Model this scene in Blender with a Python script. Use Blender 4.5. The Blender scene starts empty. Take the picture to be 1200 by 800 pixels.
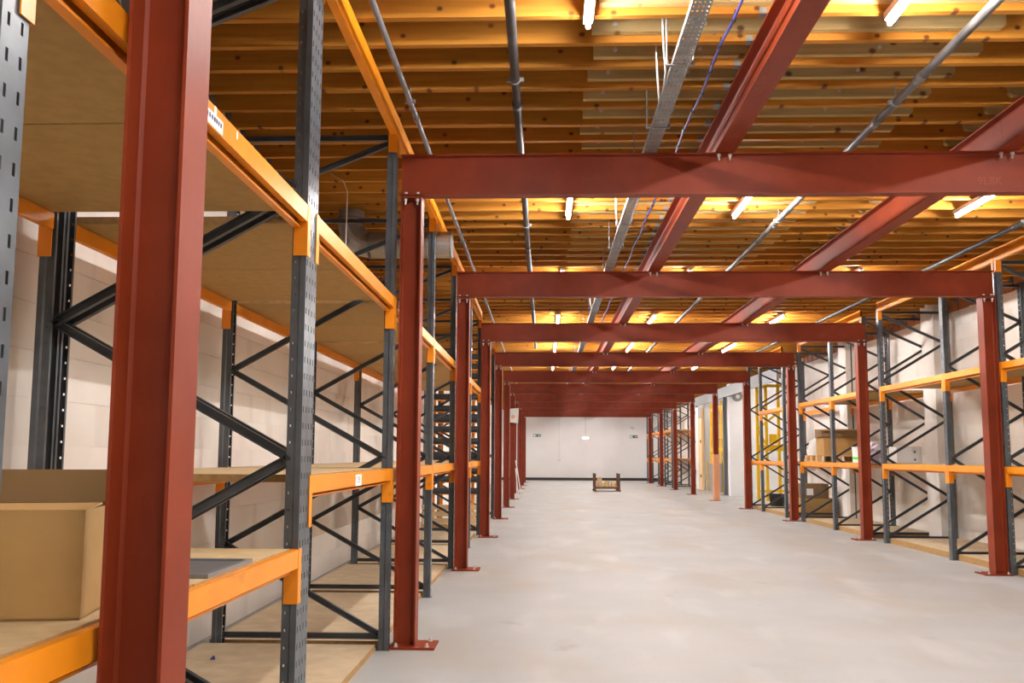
import bpy, math, random
from mathutils import Matrix, Vector
random.seed(7)
SC = bpy.context.scene
COL = SC.collection

# ------------------------------------------------------------------ camera
F_PX, TILT, CX, CY, CAM_H, ROLL, YAW = 1053.18, 0.1004, 601.61, 427.19, 1.3607, 0.0046, -0.0342
cd = bpy.data.cameras.new('camera')
cam = bpy.data.objects.new('camera', cd)
COL.objects.link(cam)
r0 = Vector((math.cos(YAW), -math.sin(YAW), 0)); fh = Vector((math.sin(YAW), math.cos(YAW), 0)); zz = Vector((0, 0, 1))
fw = fh * math.cos(TILT) + zz * math.sin(TILT)
up = -fh * math.sin(TILT) + zz * math.cos(TILT)
rt = r0 * math.cos(ROLL) + up * math.sin(ROLL)
up2 = up * math.cos(ROLL) - r0 * math.sin(ROLL)
cam.matrix_world = Matrix(((rt.x, up2.x, -fw.x, 0), (rt.y, up2.y, -fw.y, 0), (rt.z, up2.z, -fw.z, CAM_H), (0, 0, 0, 1)))
cd.sensor_fit = 'HORIZONTAL'; cd.sensor_width = 36
cd.lens = F_PX * 36 / 1200
cd.shift_x = -(CX - 600) / 1200
cd.shift_y = (CY - 400) / 1200
cd.clip_start = 0.05; cd.clip_end = 200
SC.camera = cam

# ------------------------------------------------------------------ world, exposure
w = bpy.data.worlds.new('world'); SC.world = w; w.use_nodes = True
w.node_tree.nodes['Background'].inputs[0].default_value = (0.5, 0.5, 0.5, 1)
w.node_tree.nodes['Background'].inputs[1].default_value = 0.0
SC.view_settings.view_transform = 'Standard'; SC.view_settings.look = 'None'
SC.view_settings.gamma = 1; SC.view_settings.use_curve_mapping = False
SC.view_settings.exposure = 1.5
LAMP = 118.0                                       # emission of the LED diffusers
LAMP_COL = (1.0, 0.985, 0.965)

# ------------------------------------------------------------------ materials
MATS = {}
def mat(name, col, rough=0.6, metal=0.0, col2=None, scale=6.0, stretch=(1, 1, 1), mixlo=0.35, mixhi=0.65, bump=0.0, bscale=40, rand=0.0, spec=0.5, detail=5, extra=None):
    m = bpy.data.materials.new(name); m.use_nodes = True
    nt = m.node_tree; N = nt.nodes; L = nt.links
    b = N['Principled BSDF']
    b.inputs['Base Color'].default_value = (*col, 1)
    b.inputs['Roughness'].default_value = rough
    b.inputs['Metallic'].default_value = metal
    b.inputs['Specular IOR Level'].default_value = spec
    tc = N.new('ShaderNodeTexCoord')
    oi = N.new('ShaderNodeObjectInfo')
    off = N.new('ShaderNodeVectorMath'); off.operation = 'MULTIPLY_ADD'
    cmb = N.new('ShaderNodeCombineXYZ')
    mm = N.new('ShaderNodeMath'); mm.operation = 'MULTIPLY'; mm.inputs[1].default_value = 71.0
    L.new(oi.outputs['Random'], mm.inputs[0])
    for i in range(3): L.new(mm.outputs[0], cmb.inputs[i])
    off.inputs[1].default_value = stretch
    L.new(tc.outputs['Object'], off.inputs[0]); L.new(cmb.outputs[0], off.inputs[2])
    vec = off.outputs[0]
    cur = None
    if col2:
        n = N.new('ShaderNodeTexNoise'); n.inputs['Scale'].default_value = scale; n.inputs['Detail'].default_value = detail
        L.new(vec, n.inputs['Vector'])
        mr = N.new('ShaderNodeMapRange'); mr.inputs[1].default_value = mixlo; mr.inputs[2].default_value = mixhi
        L.new(n.outputs['Fac'], mr.inputs[0])
        mx = N.new('ShaderNodeMix'); mx.data_type = 'RGBA'
        mx.inputs[6].default_value = (*col, 1); mx.inputs[7].default_value = (*col2, 1)
        L.new(mr.outputs[0], mx.inputs[0]); cur = mx.outputs[2]
    if extra:
        cur = extra(nt, vec, tc, oi, cur)
    if rand:
        hs = N.new('ShaderNodeHueSaturation')
        mr2 = N.new('ShaderNodeMapRange'); mr2.inputs[3].default_value = 1 - rand; mr2.inputs[4].default_value = 1 + rand
        L.new(oi.outputs['Random'], mr2.inputs[0]); L.new(mr2.outputs[0], hs.inputs['Value'])
        if cur is None: hs.inputs['Color'].default_value = (*col, 1)
        else: L.new(cur, hs.inputs['Color'])
        cur = hs.outputs[0]
    if cur is not None: L.new(cur, b.inputs['Base Color'])
    if bump:
        nb = N.new('ShaderNodeTexNoise'); nb.inputs['Scale'].default_value = bscale; nb.inputs['Detail'].default_value = 4
        L.new(vec, nb.inputs['Vector'])
        bp = N.new('ShaderNodeBump'); bp.inputs['Strength'].default_value = bump; bp.inputs['Distance'].default_value = 0.01
        L.new(nb.outputs['Fac'], bp.inputs['Height']); L.new(bp.outputs[0], b.inputs['Normal'])
    MATS[name] = m
    return m

def blend_noise(nt, vec, cur, colr, scale, lo, hi, stretch=None, detail=4, amount=1.0):
    N, L = nt.nodes, nt.links
    v = vec
    if stretch:
        mp = N.new('ShaderNodeVectorMath'); mp.operation = 'MULTIPLY'; mp.inputs[1].default_value = stretch
        L.new(vec, mp.inputs[0]); v = mp.outputs[0]
    n = N.new('ShaderNodeTexNoise'); n.inputs['Scale'].default_value = scale; n.inputs['Detail'].default_value = detail
    L.new(v, n.inputs['Vector'])
    mr = N.new('ShaderNodeMapRange'); mr.inputs[1].default_value = lo; mr.inputs[2].default_value = hi; mr.inputs[4].default_value = amount
    L.new(n.outputs['Fac'], mr.inputs[0])
    mx = N.new('ShaderNodeMix'); mx.data_type = 'RGBA'
    L.new(mr.outputs[0], mx.inputs[0]); L.new(cur, mx.inputs[6]); mx.inputs[7].default_value = (*colr, 1)
    return mx.outputs[2]

def knots(dark, scale, thr, stretch):
    def f(nt, vec, tc, oi, cur):
        N, L = nt.nodes, nt.links
        mp = N.new('ShaderNodeVectorMath'); mp.operation = 'MULTIPLY'; mp.inputs[1].default_value = stretch
        L.new(vec, mp.inputs[0])
        sp = N.new('ShaderNodeSeparateXYZ'); L.new(mp.outputs[0], sp.inputs[0])
        cb = N.new('ShaderNodeCombineXYZ'); L.new(sp.outputs[0], cb.inputs[0]); L.new(sp.outputs[2], cb.inputs[1])
        v = N.new('ShaderNodeTexVoronoi'); v.voronoi_dimensions = '2D'; v.inputs['Scale'].default_value = scale
        L.new(cb.outputs[0], v.inputs['Vector'])
        mr = N.new('ShaderNodeMapRange'); mr.inputs[1].default_value = thr; mr.inputs[2].default_value = thr * 0.45
        L.new(v.outputs['Distance'], mr.inputs[0])
        mx = N.new('ShaderNodeMix'); mx.data_type = 'RGBA'
        L.new(mr.outputs[0], mx.inputs[0]); L.new(cur, mx.inputs[6]); mx.inputs[7].default_value = (*dark, 1)
        return mx.outputs[2]
    return f

def floor_extra(nt, vec, tc, oi, cur):
    c = blend_noise(nt, vec, cur, (0.40, 0.335, 0.26), 0.9, 0.50, 0.78, (1.0, 0.6, 1), 7, 0.75)
    c = blend_noise(nt, vec, c, (0.56, 0.565, 0.56), 1.6, 0.55, 0.75, (1.3, 0.5, 1), 8, 0.6)
    c = blend_noise(nt, vec, c, (0.28, 0.25, 0.21), 2.6, 0.66, 0.76, (1, 0.8, 1), 3, 0.45)
    return c
def wall_extra(nt, vec, tc, oi, cur):
    c = blend_noise(nt, vec, cur, (0.42, 0.34, 0.26), 2.2, 0.55, 0.8, (1, 1.0, 0.12), 5, 0.55)
    c = blend_noise(nt, vec, c, (0.86, 0.83, 0.79), 1.3, 0.5, 0.75, (1, 1, 0.4), 5, 0.5)
    return c
def beam_extra(nt, vec, tc, oi, cur):
    return blend_noise(nt, vec, cur, (0.29, 0.062, 0.026), 3.0, 0.6, 0.85, (1, 1, 1), 8, 0.6)
def orange_extra(nt, vec, tc, oi, cur):
    return blend_noise(nt, vec, cur, (0.30, 0.10, 0.02), 9.0, 0.66, 0.78, (1, 0.35, 1), 8, 0.7)

mat('red_steel', (0.255, 0.036, 0.009), 0.50, 0, (0.215, 0.029, 0.007), 4, bump=0.05, bscale=30, extra=beam_extra, spec=0.28)
mat('orange_paint', (0.86, 0.285, 0.010), 0.36, 0, (0.80, 0.25, 0.009), 5, spec=0.4, bump=0.02, extra=orange_extra)
mat('grey_paint', (0.10, 0.116, 0.132), 0.32, 0.15, (0.075, 0.082, 0.09), 8)
mat('grey_brace', (0.075, 0.082, 0.09), 0.45, 0.1, (0.06, 0.065, 0.07), 8)
mat('bolt_metal', (0.60, 0.58, 0.54), 0.4, 0.3)
mat('galvanised', (0.27, 0.27, 0.27), 0.45, 0.3, (0.20, 0.20, 0.205), 14)
mat('duct_metal', (0.42, 0.40, 0.37), 0.36, 0.65, (0.35, 0.33, 0.31), 6)
mat('joist_wood', (0.475, 0.198, 0.025), 0.7, 0, (0.39, 0.150, 0.016), 5, (0.35, 6, 6), rand=0.12, spec=0.2, extra=knots((0.12, 0.036, 0.008), 4.6, 0.085, (2.2, 1.0, 0.16)))
mat('pale_plank', (0.56, 0.41, 0.18), 0.7, 0, (0.46, 0.32, 0.125), 5, (0.35, 6, 6), rand=0.10, spec=0.2, extra=knots((0.16, 0.08, 0.03), 3.0, 0.07, (2.2, 1.0, 0.16)))
mat('ledger_wood', (0.42, 0.145, 0.045), 0.6, 0, (0.34, 0.11, 0.03), 5, (6, 0.35, 6), rand=0.08)
mat('deck_board', (0.28, 0.14, 0.045), 0.7, 0, (0.22, 0.105, 0.03), 3)
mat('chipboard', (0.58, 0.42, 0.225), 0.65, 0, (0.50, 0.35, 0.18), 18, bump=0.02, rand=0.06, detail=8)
mat('chipboard_under_bounce', (0.43, 0.265, 0.085), 0.7, 0, (0.38, 0.225, 0.07), 18, rand=0.06, detail=8, spec=0.3)  # browner than the tops: warm bounce light painted into the undersides
mat('floor_chipboard', (0.60, 0.47, 0.31), 0.65, 0, (0.50, 0.38, 0.24), 7, rand=0.06, detail=8)
mat('board_edge', (0.46, 0.27, 0.10), 0.7, 0, (0.36, 0.2, 0.07), 30)
mat('floor_concrete', (0.435, 0.445, 0.445), 0.42, 0, (0.39, 0.395, 0.39), 1.2, bump=0.03, bscale=25, extra=floor_extra, spec=0.4)
mat('wall_concrete', (0.86, 0.81, 0.75), 0.8, 0, (0.79, 0.735, 0.67), 1.6, bump=0.08, bscale=20, extra=wall_extra)
mat('wall_white', (0.76, 0.76, 0.76), 0.55, 0, (0.72, 0.72, 0.72), 1.0)
mat('white_paint', (0.76, 0.755, 0.74), 0.45)
mat('black_trim', (0.02, 0.018, 0.017), 0.5)
mat('black_plastic', (0.022, 0.022, 0.024), 0.4)
mat('black_pipe', (0.030, 0.026, 0.024), 0.5, 0.0, (0.15, 0.135, 0.125), 9, (1, 0.5, 1), 0.56, 0.8)
mat('grey_pipe', (0.22, 0.22, 0.23), 0.45, 0.2, (0.16, 0.16, 0.17), 10)
mat('pale_pipe', (0.14, 0.13, 0.12), 0.55, 0.0, (0.040, 0.035, 0.032), 5, (1, 0.6, 1), 0.4, 0.65)
mat('blue_cable', (0.05, 0.045, 0.26), 0.5)
mat('white_cable', (0.75, 0.74, 0.72), 0.5)
mat('cardboard', (0.45, 0.262, 0.088), 0.75, 0, (0.41, 0.235, 0.075), 8, rand=0.05, bump=0.03)
mat('cardboard_dark', (0.25, 0.145, 0.062), 0.75, 0, (0.21, 0.12, 0.05), 8)
mat('cardboard_shaded', (0.24, 0.14, 0.05), 0.8)  # cardboard darkened to paint in the shade on the raised flap
mat('pallet_wood', (0.60, 0.37, 0.17), 0.7, 0, (0.48, 0.28, 0.12), 6)
mat('paper', (0.82, 0.82, 0.82), 0.6)
mat('ink', (0.06, 0.06, 0.12), 0.6)
mat('chalk', (0.32, 0.075, 0.04), 0.8)
mat('film_plastic', (0.72, 0.70, 0.68), 0.25, bump=0.4, bscale=9)
mat('label_green', (0.10, 0.72, 0.08), 0.5)
mat('sign_green', (0.02, 0.13, 0.045), 0.4)
mat('yellow_paint', (0.86, 0.52, 0.008), 0.5, 0, (0.80, 0.46, 0.007), 4, spec=0.3)
mat('shutter_grey', (0.40, 0.39, 0.38), 0.45, 0.3)
mat('steel_grey', (0.22, 0.23, 0.24), 0.4, 0.3)
mat('lintel_grey', (0.26, 0.265, 0.27), 0.5, 0.0)
mat('pale_timber', (0.74, 0.54, 0.31), 0.6, 0, (0.66, 0.46, 0.24), 5, (6, 6, .4))
mat('guard_timber', (0.74, 0.33, 0.16), 0.6, 0, (0.66, 0.28, 0.12), 5, (6, 6, .4))
mat('rust_brown', (0.13, 0.055, 0.032), 0.6, 0.2, (0.09, 0.035, 0.02), 9)
mat('crumpled_paper', (0.62, 0.44, 0.22), 0.8, 0, (0.48, 0.31, 0.13), 9, bump=0.5, bscale=9)
mat('dark_rolls', (0.035, 0.035, 0.038), 0.45)
mat('grey_plastic', (0.12, 0.12, 0.125), 0.35)
mat('lilac_film', (0.60, 0.52, 0.56), 0.35, 0, (0.25, 0.22, 0.30), 6, (1, 1, 1), .45, .6, bump=0.6, bscale=9)
mat('warning_yellow', (0.85, 0.60, 0.02), 0.5)
mat('chipped_yellow', (0.75, 0.75, 0.02), 0.5)
mat('lamp_grey', (0.62, 0.64, 0.62), 0.45)
def emat(name, col, s):
    m = bpy.data.materials.new(name); m.use_nodes = True; nt = m.node_tree
    for n in list(nt.nodes):
        if n.type == 'BSDF_PRINCIPLED': nt.nodes.remove(n)
    e = nt.nodes.new('ShaderNodeEmission'); e.inputs[0].default_value = (*col, 1); e.inputs[1].default_value = s
    nt.links.new(e.outputs[0], nt.nodes['Material Output'].inputs['Surface']); MATS[name] = m
emat('diffuser', LAMP_COL, LAMP)
emat('pendant_glow', (0.95, 1.0, 1.0), 12.0)

# ------------------------------------------------------------------ mesh builder
class MB:
    def __init__(s): s.v = []; s.f = []; s.mi = []; s.cur = 0
    def quad(s, *p):
        i = len(s.v); s.v += [tuple(q) for q in p]; s.f.append(tuple(range(i, i + len(p)))); s.mi.append(s.cur); return s
    def box(s, x0, y0, z0, x1, y1, z1):
        i = len(s.v)
        s.v += [(x0, y0, z0), (x1, y0, z0), (x1, y1, z0), (x0, y1, z0), (x0, y0, z1), (x1, y0, z1), (x1, y1, z1), (x0, y1, z1)]
        for f in ((0, 3, 2, 1), (4, 5, 6, 7), (0, 1, 5, 4), (1, 2, 6, 5), (2, 3, 7, 6), (3, 0, 4, 7)):
            s.f.append(tuple(i + k for k in f)); s.mi.append(s.cur)
        return s
    def loft(s, rings, cap=True):
        n = len(rings[0]); i0 = len(s.v)
        for r in rings: s.v += [tuple(q) for q in r]
        for k in range(len(rings) - 1):
            for j in range(n):
                a = i0 + k * n + j; b = i0 + k * n + (j + 1) % n
                s.f.append((a, b, b + n, a + n)); s.mi.append(s.cur)
        if cap:
            s.f.append(tuple(i0 + j for j in reversed(range(n)))); s.mi.append(s.cur)
            s.f.append(tuple(i0 + (len(rings) - 1) * n + j for j in range(n))); s.mi.append(s.cur)
        return s
    def tube(s, pts, r, n=10, cap=True, squash=1.0):
        pts = [Vector(p) for p in pts]; rings = []
        rs = r if isinstance(r, (list, tuple)) else [r] * len(pts)
        ref = None
        for k, p in enumerate(pts):
            t = (pts[min(k + 1, len(pts) - 1)] - pts[max(k - 1, 0)]).normalized()
            if ref is None:
                ref = Vector((0, 0, 1)) if abs(t.z) < 0.9 else Vector((1, 0, 0))
            a = t.cross(ref).normalized(); b = a.cross(t).normalized(); ref = b
            rings.append([p + a * math.cos(2 * math.pi * j / n) * rs[k] + b * math.sin(2 * math.pi * j / n) * rs[k] * squash for j in range(n)])
        return s.loft(rings, cap)
    def bar(s, p, q, wd, th, side=(0, 1, 0)):
        """rectangular bar from p to q: wd across (perp. to side), th along side"""
        p = Vector(p); q = Vector(q); d = (q - p).normalized(); sd = Vector(side); u = d.cross(sd).normalized()
        A = [p + u * a * wd / 2 + sd * b * th / 2 for a, b in ((-1, -1), (1, -1), (1, 1), (-1, 1))]
        B = [x + (q - p) for x in A]
        return s.loft([A, B])
    def channel(s, p, q, wd, th, t=0.003, side=(0, 1, 0)):
        """U channel opening towards -side"""
        p = Vector(p); q = Vector(q); d = (q - p).normalized(); sd = Vector(side); u = d.cross(sd).normalized()
        prof = ((-wd / 2, -th / 2), (-wd / 2, th / 2), (wd / 2, th / 2), (wd / 2, -th / 2), (wd / 2 - t, -th / 2), (wd / 2 - t, th / 2 - t), (-wd / 2 + t, th / 2 - t), (-wd / 2 + t, -th / 2))
        A = [p + u * a + sd * b for a, b in prof]; B = [x + (q - p) for x in A]
        return s.loft([A, B])
    def prism(s, poly, axis, a, b):
        """poly of 2D points extruded along axis from a to b"""
        def P(u, v, t):
            return (t, u, v) if axis == 'x' else (u, t, v) if axis == 'y' else (u, v, t)
        return s.loft([[P(u, v, a) for u, v in poly], [P(u, v, b) for u, v in poly]])
    def disc(s, c, r, axis, h, n=8):
        cx, cy, cz = c; o = {'x': (h, 0, 0), 'y': (0, h, 0), 'z': (0, 0, h)}[axis]
        return s.tube([(cx - o[0] / 2, cy - o[1] / 2, cz - o[2] / 2), (cx + o[0] / 2, cy + o[1] / 2, cz + o[2] / 2)], r, n)
    def mesh(s, name, *mats, smooth=False):
        me = bpy.data.meshes.new(name); me.from_pydata(s.v, [], s.f)
        for m in mats: me.materials.append(MATS[m])
        if len(mats) > 1: me.polygons.foreach_set('material_index', s.mi)
        if smooth: me.polygons.foreach_set('use_smooth', [True] * len(me.polygons))
        me.update(); return me
    def build(s, name, mats, parent=None, loc=(0, 0, 0), smooth=False):
        if isinstance(mats, str): mats = (mats,)
        return put(name, s.mesh(name, *mats, smooth=smooth), parent, loc)

def put(name, me, parent=None, loc=(0, 0, 0), rz=0.0):
    o = bpy.data.objects.new(name, me); COL.objects.link(o); o.location = loc
    if rz: o.rotation_euler = (0, 0, rz)
    if parent is not None: o.parent = parent
    return o
def tag(o, label, cat, group=None):
    o['label'] = label; o['category'] = cat
    if group: o['group'] = group
    return o
def thing(name, label, cat, loc=(0, 0, 0), group=None, rz=0.0):
    o = put(name, None, None, loc, rz); o.empty_display_size = 0.1
    return tag(o, label, cat, group)
def struct(o): o['kind'] = 'structure'; return o
def stuff(o): o['kind'] = 'stuff'; return o
ORD = ['nearest', 'second', 'third', 'fourth', 'fifth', 'sixth', 'seventh', 'eighth', 'ninth', 'tenth', 'eleventh', 'twelfth', 'thirteenth', 'fourteenth', 'fifteenth', 'sixteenth', 'seventeenth']

# ------------------------------------------------------------------ dimensions
XW_L, XW_R = -2.52, 6.72          # side walls
Y_BACK, Y_NEAR = 50.0, -8.0
S, Y0 = 4.321, 2.1715             # portal pitch and front face of the nearest columns
YC = [Y0 + S * k for k in range(12)]
XL0, XL1 = -1.065, -0.9105        # left columns
XR0, XR1 = 5.249, 5.4035          # right columns
ZB, ZT = 3.289, 3.601             # cross beams
ZL = 3.862                        # top of the long beams
ZJ, ZD = 3.870, 4.075             # joist soffit, deck
JP = 0.3428                       # joist pitch

# ------------------------------------------------------------------ setting
fl = MB(); fl.box(XW_L - 0.2, Y_NEAR, -0.1, 10.2, Y_BACK + 0.2, 0.0)
struct(fl.build('floor', 'floor_concrete'))
ceil = MB().box(XW_L, Y_NEAR, ZD, XW_R, Y_BACK, ZD + 0.04)
ceil.box(XW_R, 24.6, ZD, 10.2, 39.0, ZD + 0.04)
ceiling = struct(ceil.build('ceiling', 'deck_board'))

# side walls: cast courses with thin joints standing proud of the backing
def side_wall(name, x, sgn, spans, z1=ZD):
    m = MB()
    for a, b in spans: m.box(min(x, x + sgn * 0.2), a, 0, max(x, x + sgn * 0.2), b, z1)
    o = struct(m.build(name, 'wall_concrete'))
    h = 0.233; n = int(z1 / h) + 1
    for a, b in spans:
        cme = None
        for i in range(n):
            z0 = i * h; zt = min(z1, z0 + h - 0.004)
            if zt - z0 < 0.02: continue
            xa, xb = (x - sgn * 0.006, x + sgn * 0.001)
            MB().box(min(xa, xb), a, z0, max(xa, xb), b, zt).build('concrete_course', 'wall_concrete', o)
    return o
wl = side_wall('wall_left', XW_L, -1, [(Y_NEAR, Y_BACK)])
wr = side_wall('wall_right', XW_R, 1, [(Y_NEAR, 24.5), (38.05, Y_BACK)])
# back wall of upright insulated panels
bw = struct(MB().box(XW_L - 0.2, Y_BACK, 0, XW_R + 0.2, Y_BACK + 0.2, ZD).build('wall_back', 'wall_white'))
pw = (XW_R - XW_L) / 8
for i in range(8):
    MB().box(XW_L + i * pw + 0.003, Y_BACK - 0.008, 0.14, XW_L + (i + 1) * pw - 0.003, Y_BACK + 0.001, ZD).build('wall_panel', 'wall_white', bw)
struct(MB().box(XW_L, Y_BACK - 0.03, 0, XW_R, Y_BACK, 0.15).build('baseboard_back', 'black_trim'))
struct(MB().box(XW_L - 0.2, Y_NEAR - 0.2, 0, XW_R + 0.2, Y_NEAR, ZD).build('wall_near', 'wall_white'))
# pilasters of the right wall
for k in (2, 3, 4):
    o = struct(MB().box(6.42, YC[k] - 0.20, 0, XW_R, YC[k] + 0.28, ZD).build('trim_%d' % (k - 1), 'wall_concrete'))
# recess of the goods lift: white block walls
rec = MB()
rec.box(XW_R, 24.4, 0, 10.2, 24.6, ZD); rec.box(10.0, 24.6, 0, 10.2, 38.1, ZD); rec.box(XW_R, 37.9, 0, 10.2, 38.1, ZD)
rec = struct(rec.build('wall_recess', 'wall_white'))
pier = struct(MB().box(6.45, 31.5, 0, 10.0, 31.9, ZD).build('wall_pier', 'wall_white'))
for i in range(10):
    MB().box(6.452, 31.494, i * 0.42, 7.6, 31.501, i * 0.42 + 0.413).build('block_course', 'wall_white', pier)
struct(MB().box(6.38, 24.8, 3.44, 6.44, 38.2, 3.80).build('trim_4', 'lintel_grey'))
struct(MB().box(6.452, 37.95, 0, 6.70, 39.2, 3.4).build('trim_5', 'wall_white'))

# ------------------------------------------------------------------ ceiling joists (children of the ceiling)
jl = MB().box(0, -0.024, 0, 3.86, 0.024, ZD - ZJ).mesh('joist', 'joist_wood')
jr = MB().box(0, -0.024, 0, 5.40, 0.024, ZD - ZJ).mesh('joist', 'joist_wood')
c = 0.02
pk = MB().prism([(0, 0), (2.47 - c, 0), (2.47, c), (2.47, 0.145), (0, 0.145)], 'y', -0.022, 0.022).mesh('splice_plank', 'pale_plank')
st = MB().prism([(0, c), (c, 0), (0.5, 0), (0.5, 0.145), (0, 0.145)], 'y', -0.022, 0.022).mesh('packer', 'pale_plank')
hg = MB().box(0, -0.028, -0.003, 0.04, 0.028, 0.0); hg.box(0, -0.028, 0, 0.04, -0.025, 0.035); hg.box(0, 0.025, 0, 0.04, 0.028, 0.035)
hg = hg.mesh('hanger', 'galvanised')
bl = MB().disc((0, 0, 0), 0.015, 'y', 0.008, 10); bl.disc((0, -0.008, 0), 0.009, 'y', 0.012, 6); bl = bl.mesh('bolt', 'bolt_metal')
lb = MB().box(0, -0.14, 0, 0.045, 0.14, 0.235).mesh('ledger_block', 'ledger_wood')
hang2 = MB().box(0, -0.032, -0.03, 0.05, -0.028, 0.16); hang2.box(0, 0.028, -0.03, 0.05, 0.032, 0.16); hang2.box(0, -0.032, -0.034, 0.05, 0.032, -0.03)
hang2 = hang2.mesh('joist_hanger', 'steel_grey')
far = {'joist': MB(), 'plank': MB(), 'led': MB()}
yj = 5.646 - 3 * JP
i0 = int((Y_NEAR + 0.2 - yj) / JP); i1 = int((Y_BACK - 0.1 - yj) / JP)
for i in range(i0, i1 + 1):
    y = yj + i * JP
    if 2.6 < y < 21:
        d = random.uniform(-0.004, 0.004)
        put('joist', jl, ceiling, (XW_L + 0.07, y, ZJ + d * 0.3)); put('joist', jr, ceiling, (1.30, y + 0.0, ZJ + 0.0))
        p = put('splice_plank', pk, ceiling, (0.30 + random.uniform(-0.02, 0.02), y - 0.047, 3.916))
        put('packer', st, ceiling, (3.30, y - 0.047, 3.916))
        if y < 9.5:
            for bx in (0.14, 0.68, 1.82):
                put('bolt', bl, p, (bx, -0.024, 0.047))
        if y < 13: put('hanger', hg, ceiling, (1.225, y, ZJ))
        if y < 17:
            put('ledger_block', lb, ceiling, (XW_L + 0.01, y + JP / 2, 3.73)); put('joist_hanger', hang2, ceiling, (XW_L + 0.05, y, ZJ - 0.0))
        if y > 10 :
            put('ledger_block', lb, ceiling, (XW_R - 0.055, y + JP / 2, 3.73)); put('joist_hanger', hang2, ceiling, (XW_R - 0.10, y, ZJ - 0.0))
        else:
            far['led'].box(XW_R - 0.055, y + 0.03, 3.73, XW_R - 0.01, y + JP - 0.03, 3.965)
    else:
        m = far['joist']; m.box(XW_L + 0.07, y - 0.024, ZJ, 1.35, y + 0.024, ZD); m.box(1.30, y - 0.024, ZJ, 6.70, y + 0.024, ZD)
        m = far['plank']; m.box(0.30, y - 0.069, 3.916, 2.77, y - 0.025, 4.06); m.box(3.30, y - 0.069, 3.916, 3.8, y - 0.025, 4.06)
        m = far['led']; m.box(XW_L + 0.01, y + 0.03, 3.73, XW_L + 0.055, y + JP - 0.03, 3.965)
        if y < 24 or y > 38.5: m.box(XW_R - 0.055, y + 0.03, 3.73, XW_R - 0.01, y + JP - 0.03, 3.965)
stuff(far['joist'].build('far_joists', 'joist_wood', ceiling)); stuff(far['plank'].build('far_planks', 'pale_plank', ceiling)); stuff(far['led'].build('far_ledger_blocks', 'ledger_wood', ceiling))

# ------------------------------------------------------------------ red steel frame
def i_profile(h, b, tf, tw):
    """I section, h across u, b across v, web along u"""
    r = 0.009
    return [(-h/2, -b/2), (-h/2 + tf, -b/2), (-h/2 + tf, -tw/2 - r), (-h/2 + tf + r, -tw/2), (h/2 - tf - r, -tw/2), (h/2 - tf, -tw/2 - r), (h/2 - tf, -b/2), (h/2, -b/2),
            (h/2, b/2), (h/2 - tf, b/2), (h/2 - tf, tw/2 + r), (h/2 - tf - r, tw/2), (-h/2 + tf + r, tw/2), (-h/2 + tf, tw/2 + r), (-h/2 + tf, b/2), (-h/2, b/2)]
def ngon_i(m, prof, place):
    """I beam: sides from the profile, caps as three quads"""
    A = [place(u, v, 0) for u, v in prof]; B = [place(u, v, 1) for u, v in prof]
    m.loft([A, B], cap=False)
    for R in (A, B):
        m.quad(R[0], R[1], R[14], R[15]); m.quad(R[6], R[7], R[8], R[9]); m.quad(R[3], R[4], R[11], R[12]); m.quad(R[1], R[2], R[3], R[12], R[13], R[14]); m.quad(R[4], R[5], R[6], R[9], R[10], R[11])
    return m
colp = i_profile(0.1545, 0.153, 0.0095, 0.0068)
shaft_me = ngon_i(MB(), colp, lambda u, v, t: (u, v, 0.016 + t * (ZB - 0.028 - 0.016))).mesh('shaft', 'red_steel')
cap_me = MB().box(-0.080, -0.080, ZB - 0.012 - 0.016, 0.080, 0.080, ZB - 0.016).mesh('cap_plate', 'red_steel')
base_me = {}
for s in (1, -1):
    a, b = (-0.10, 0.222) if s == 1 else (-0.222, 0.10)
    base_me[s] = MB().box(a, -0.138, 0.0, b, 0.138, 0.016).mesh('base_plate', 'red_steel')
abolt = MB().disc((0, 0, 0.003), 0.017, 'z', 0.006, 10); abolt.disc((0, 0, 0.014), 0.012, 'z', 0.016, 6); abolt.disc((0, 0, 0.024), 0.006, 'z', 0.008, 6); abolt = abolt.mesh('anchor_bolt', 'bolt_metal')
hbolt = MB().disc((0, 0, 0.0), 0.014, 'z', 0.018, 6); hbolt.disc((0, 0, -0.022), 0.008, 'z', 0.03, 6); hbolt = hbolt.mesh('bolt', 'bolt_metal')
hbolt_top = MB().disc((0, 0, 0.006), 0.014, 'z', 0.014, 6).mesh('bolt_head', 'bolt_metal')
for side, xc, s in (('left', (XL0 + XL1) / 2, 1), ('right', (XR0 + XR1) / 2, -1)):
    for k in range(11):
        if side == 'right' and k < 2: continue
        n = ORD[k] if side == 'left' else ORD[k - 2]
        where = {0: 'filling the left foreground beside the cardboard box', 1: 'carrying the nearest cross beam in view'}.get(k, 'under the %s cross beam' % ORD[k - 1]) if side == 'left' else 'under the %s cross beam' % ORD[k - 1]
        t = thing('steel_column', 'red steel column in %s row, %s from the camera, %s' % (side, n, where), 'column', (xc, YC[k] + 0.0765, 0), 'red steel columns')
        put('shaft', shaft_me, t); put('base_plate', base_me[s], t); put('cap_plate', cap_me, t)
        if k < 7:
            for bx in (s * 0.165, -s * 0.035 + s * 0.0):
                for by in (-0.105, 0.105): put('anchor_bolt', abolt, t, (bx if bx * s > 0.1 else -s * 0.055, by, 0.016))
        if k < 9:
            for bx in (-0.045, 0.045):
                put('bolt', hbolt, t, (bx, -0.055, ZB - 0.038)); put('bolt', hbolt, t, (bx, 0.055, ZB - 0.038))
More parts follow.
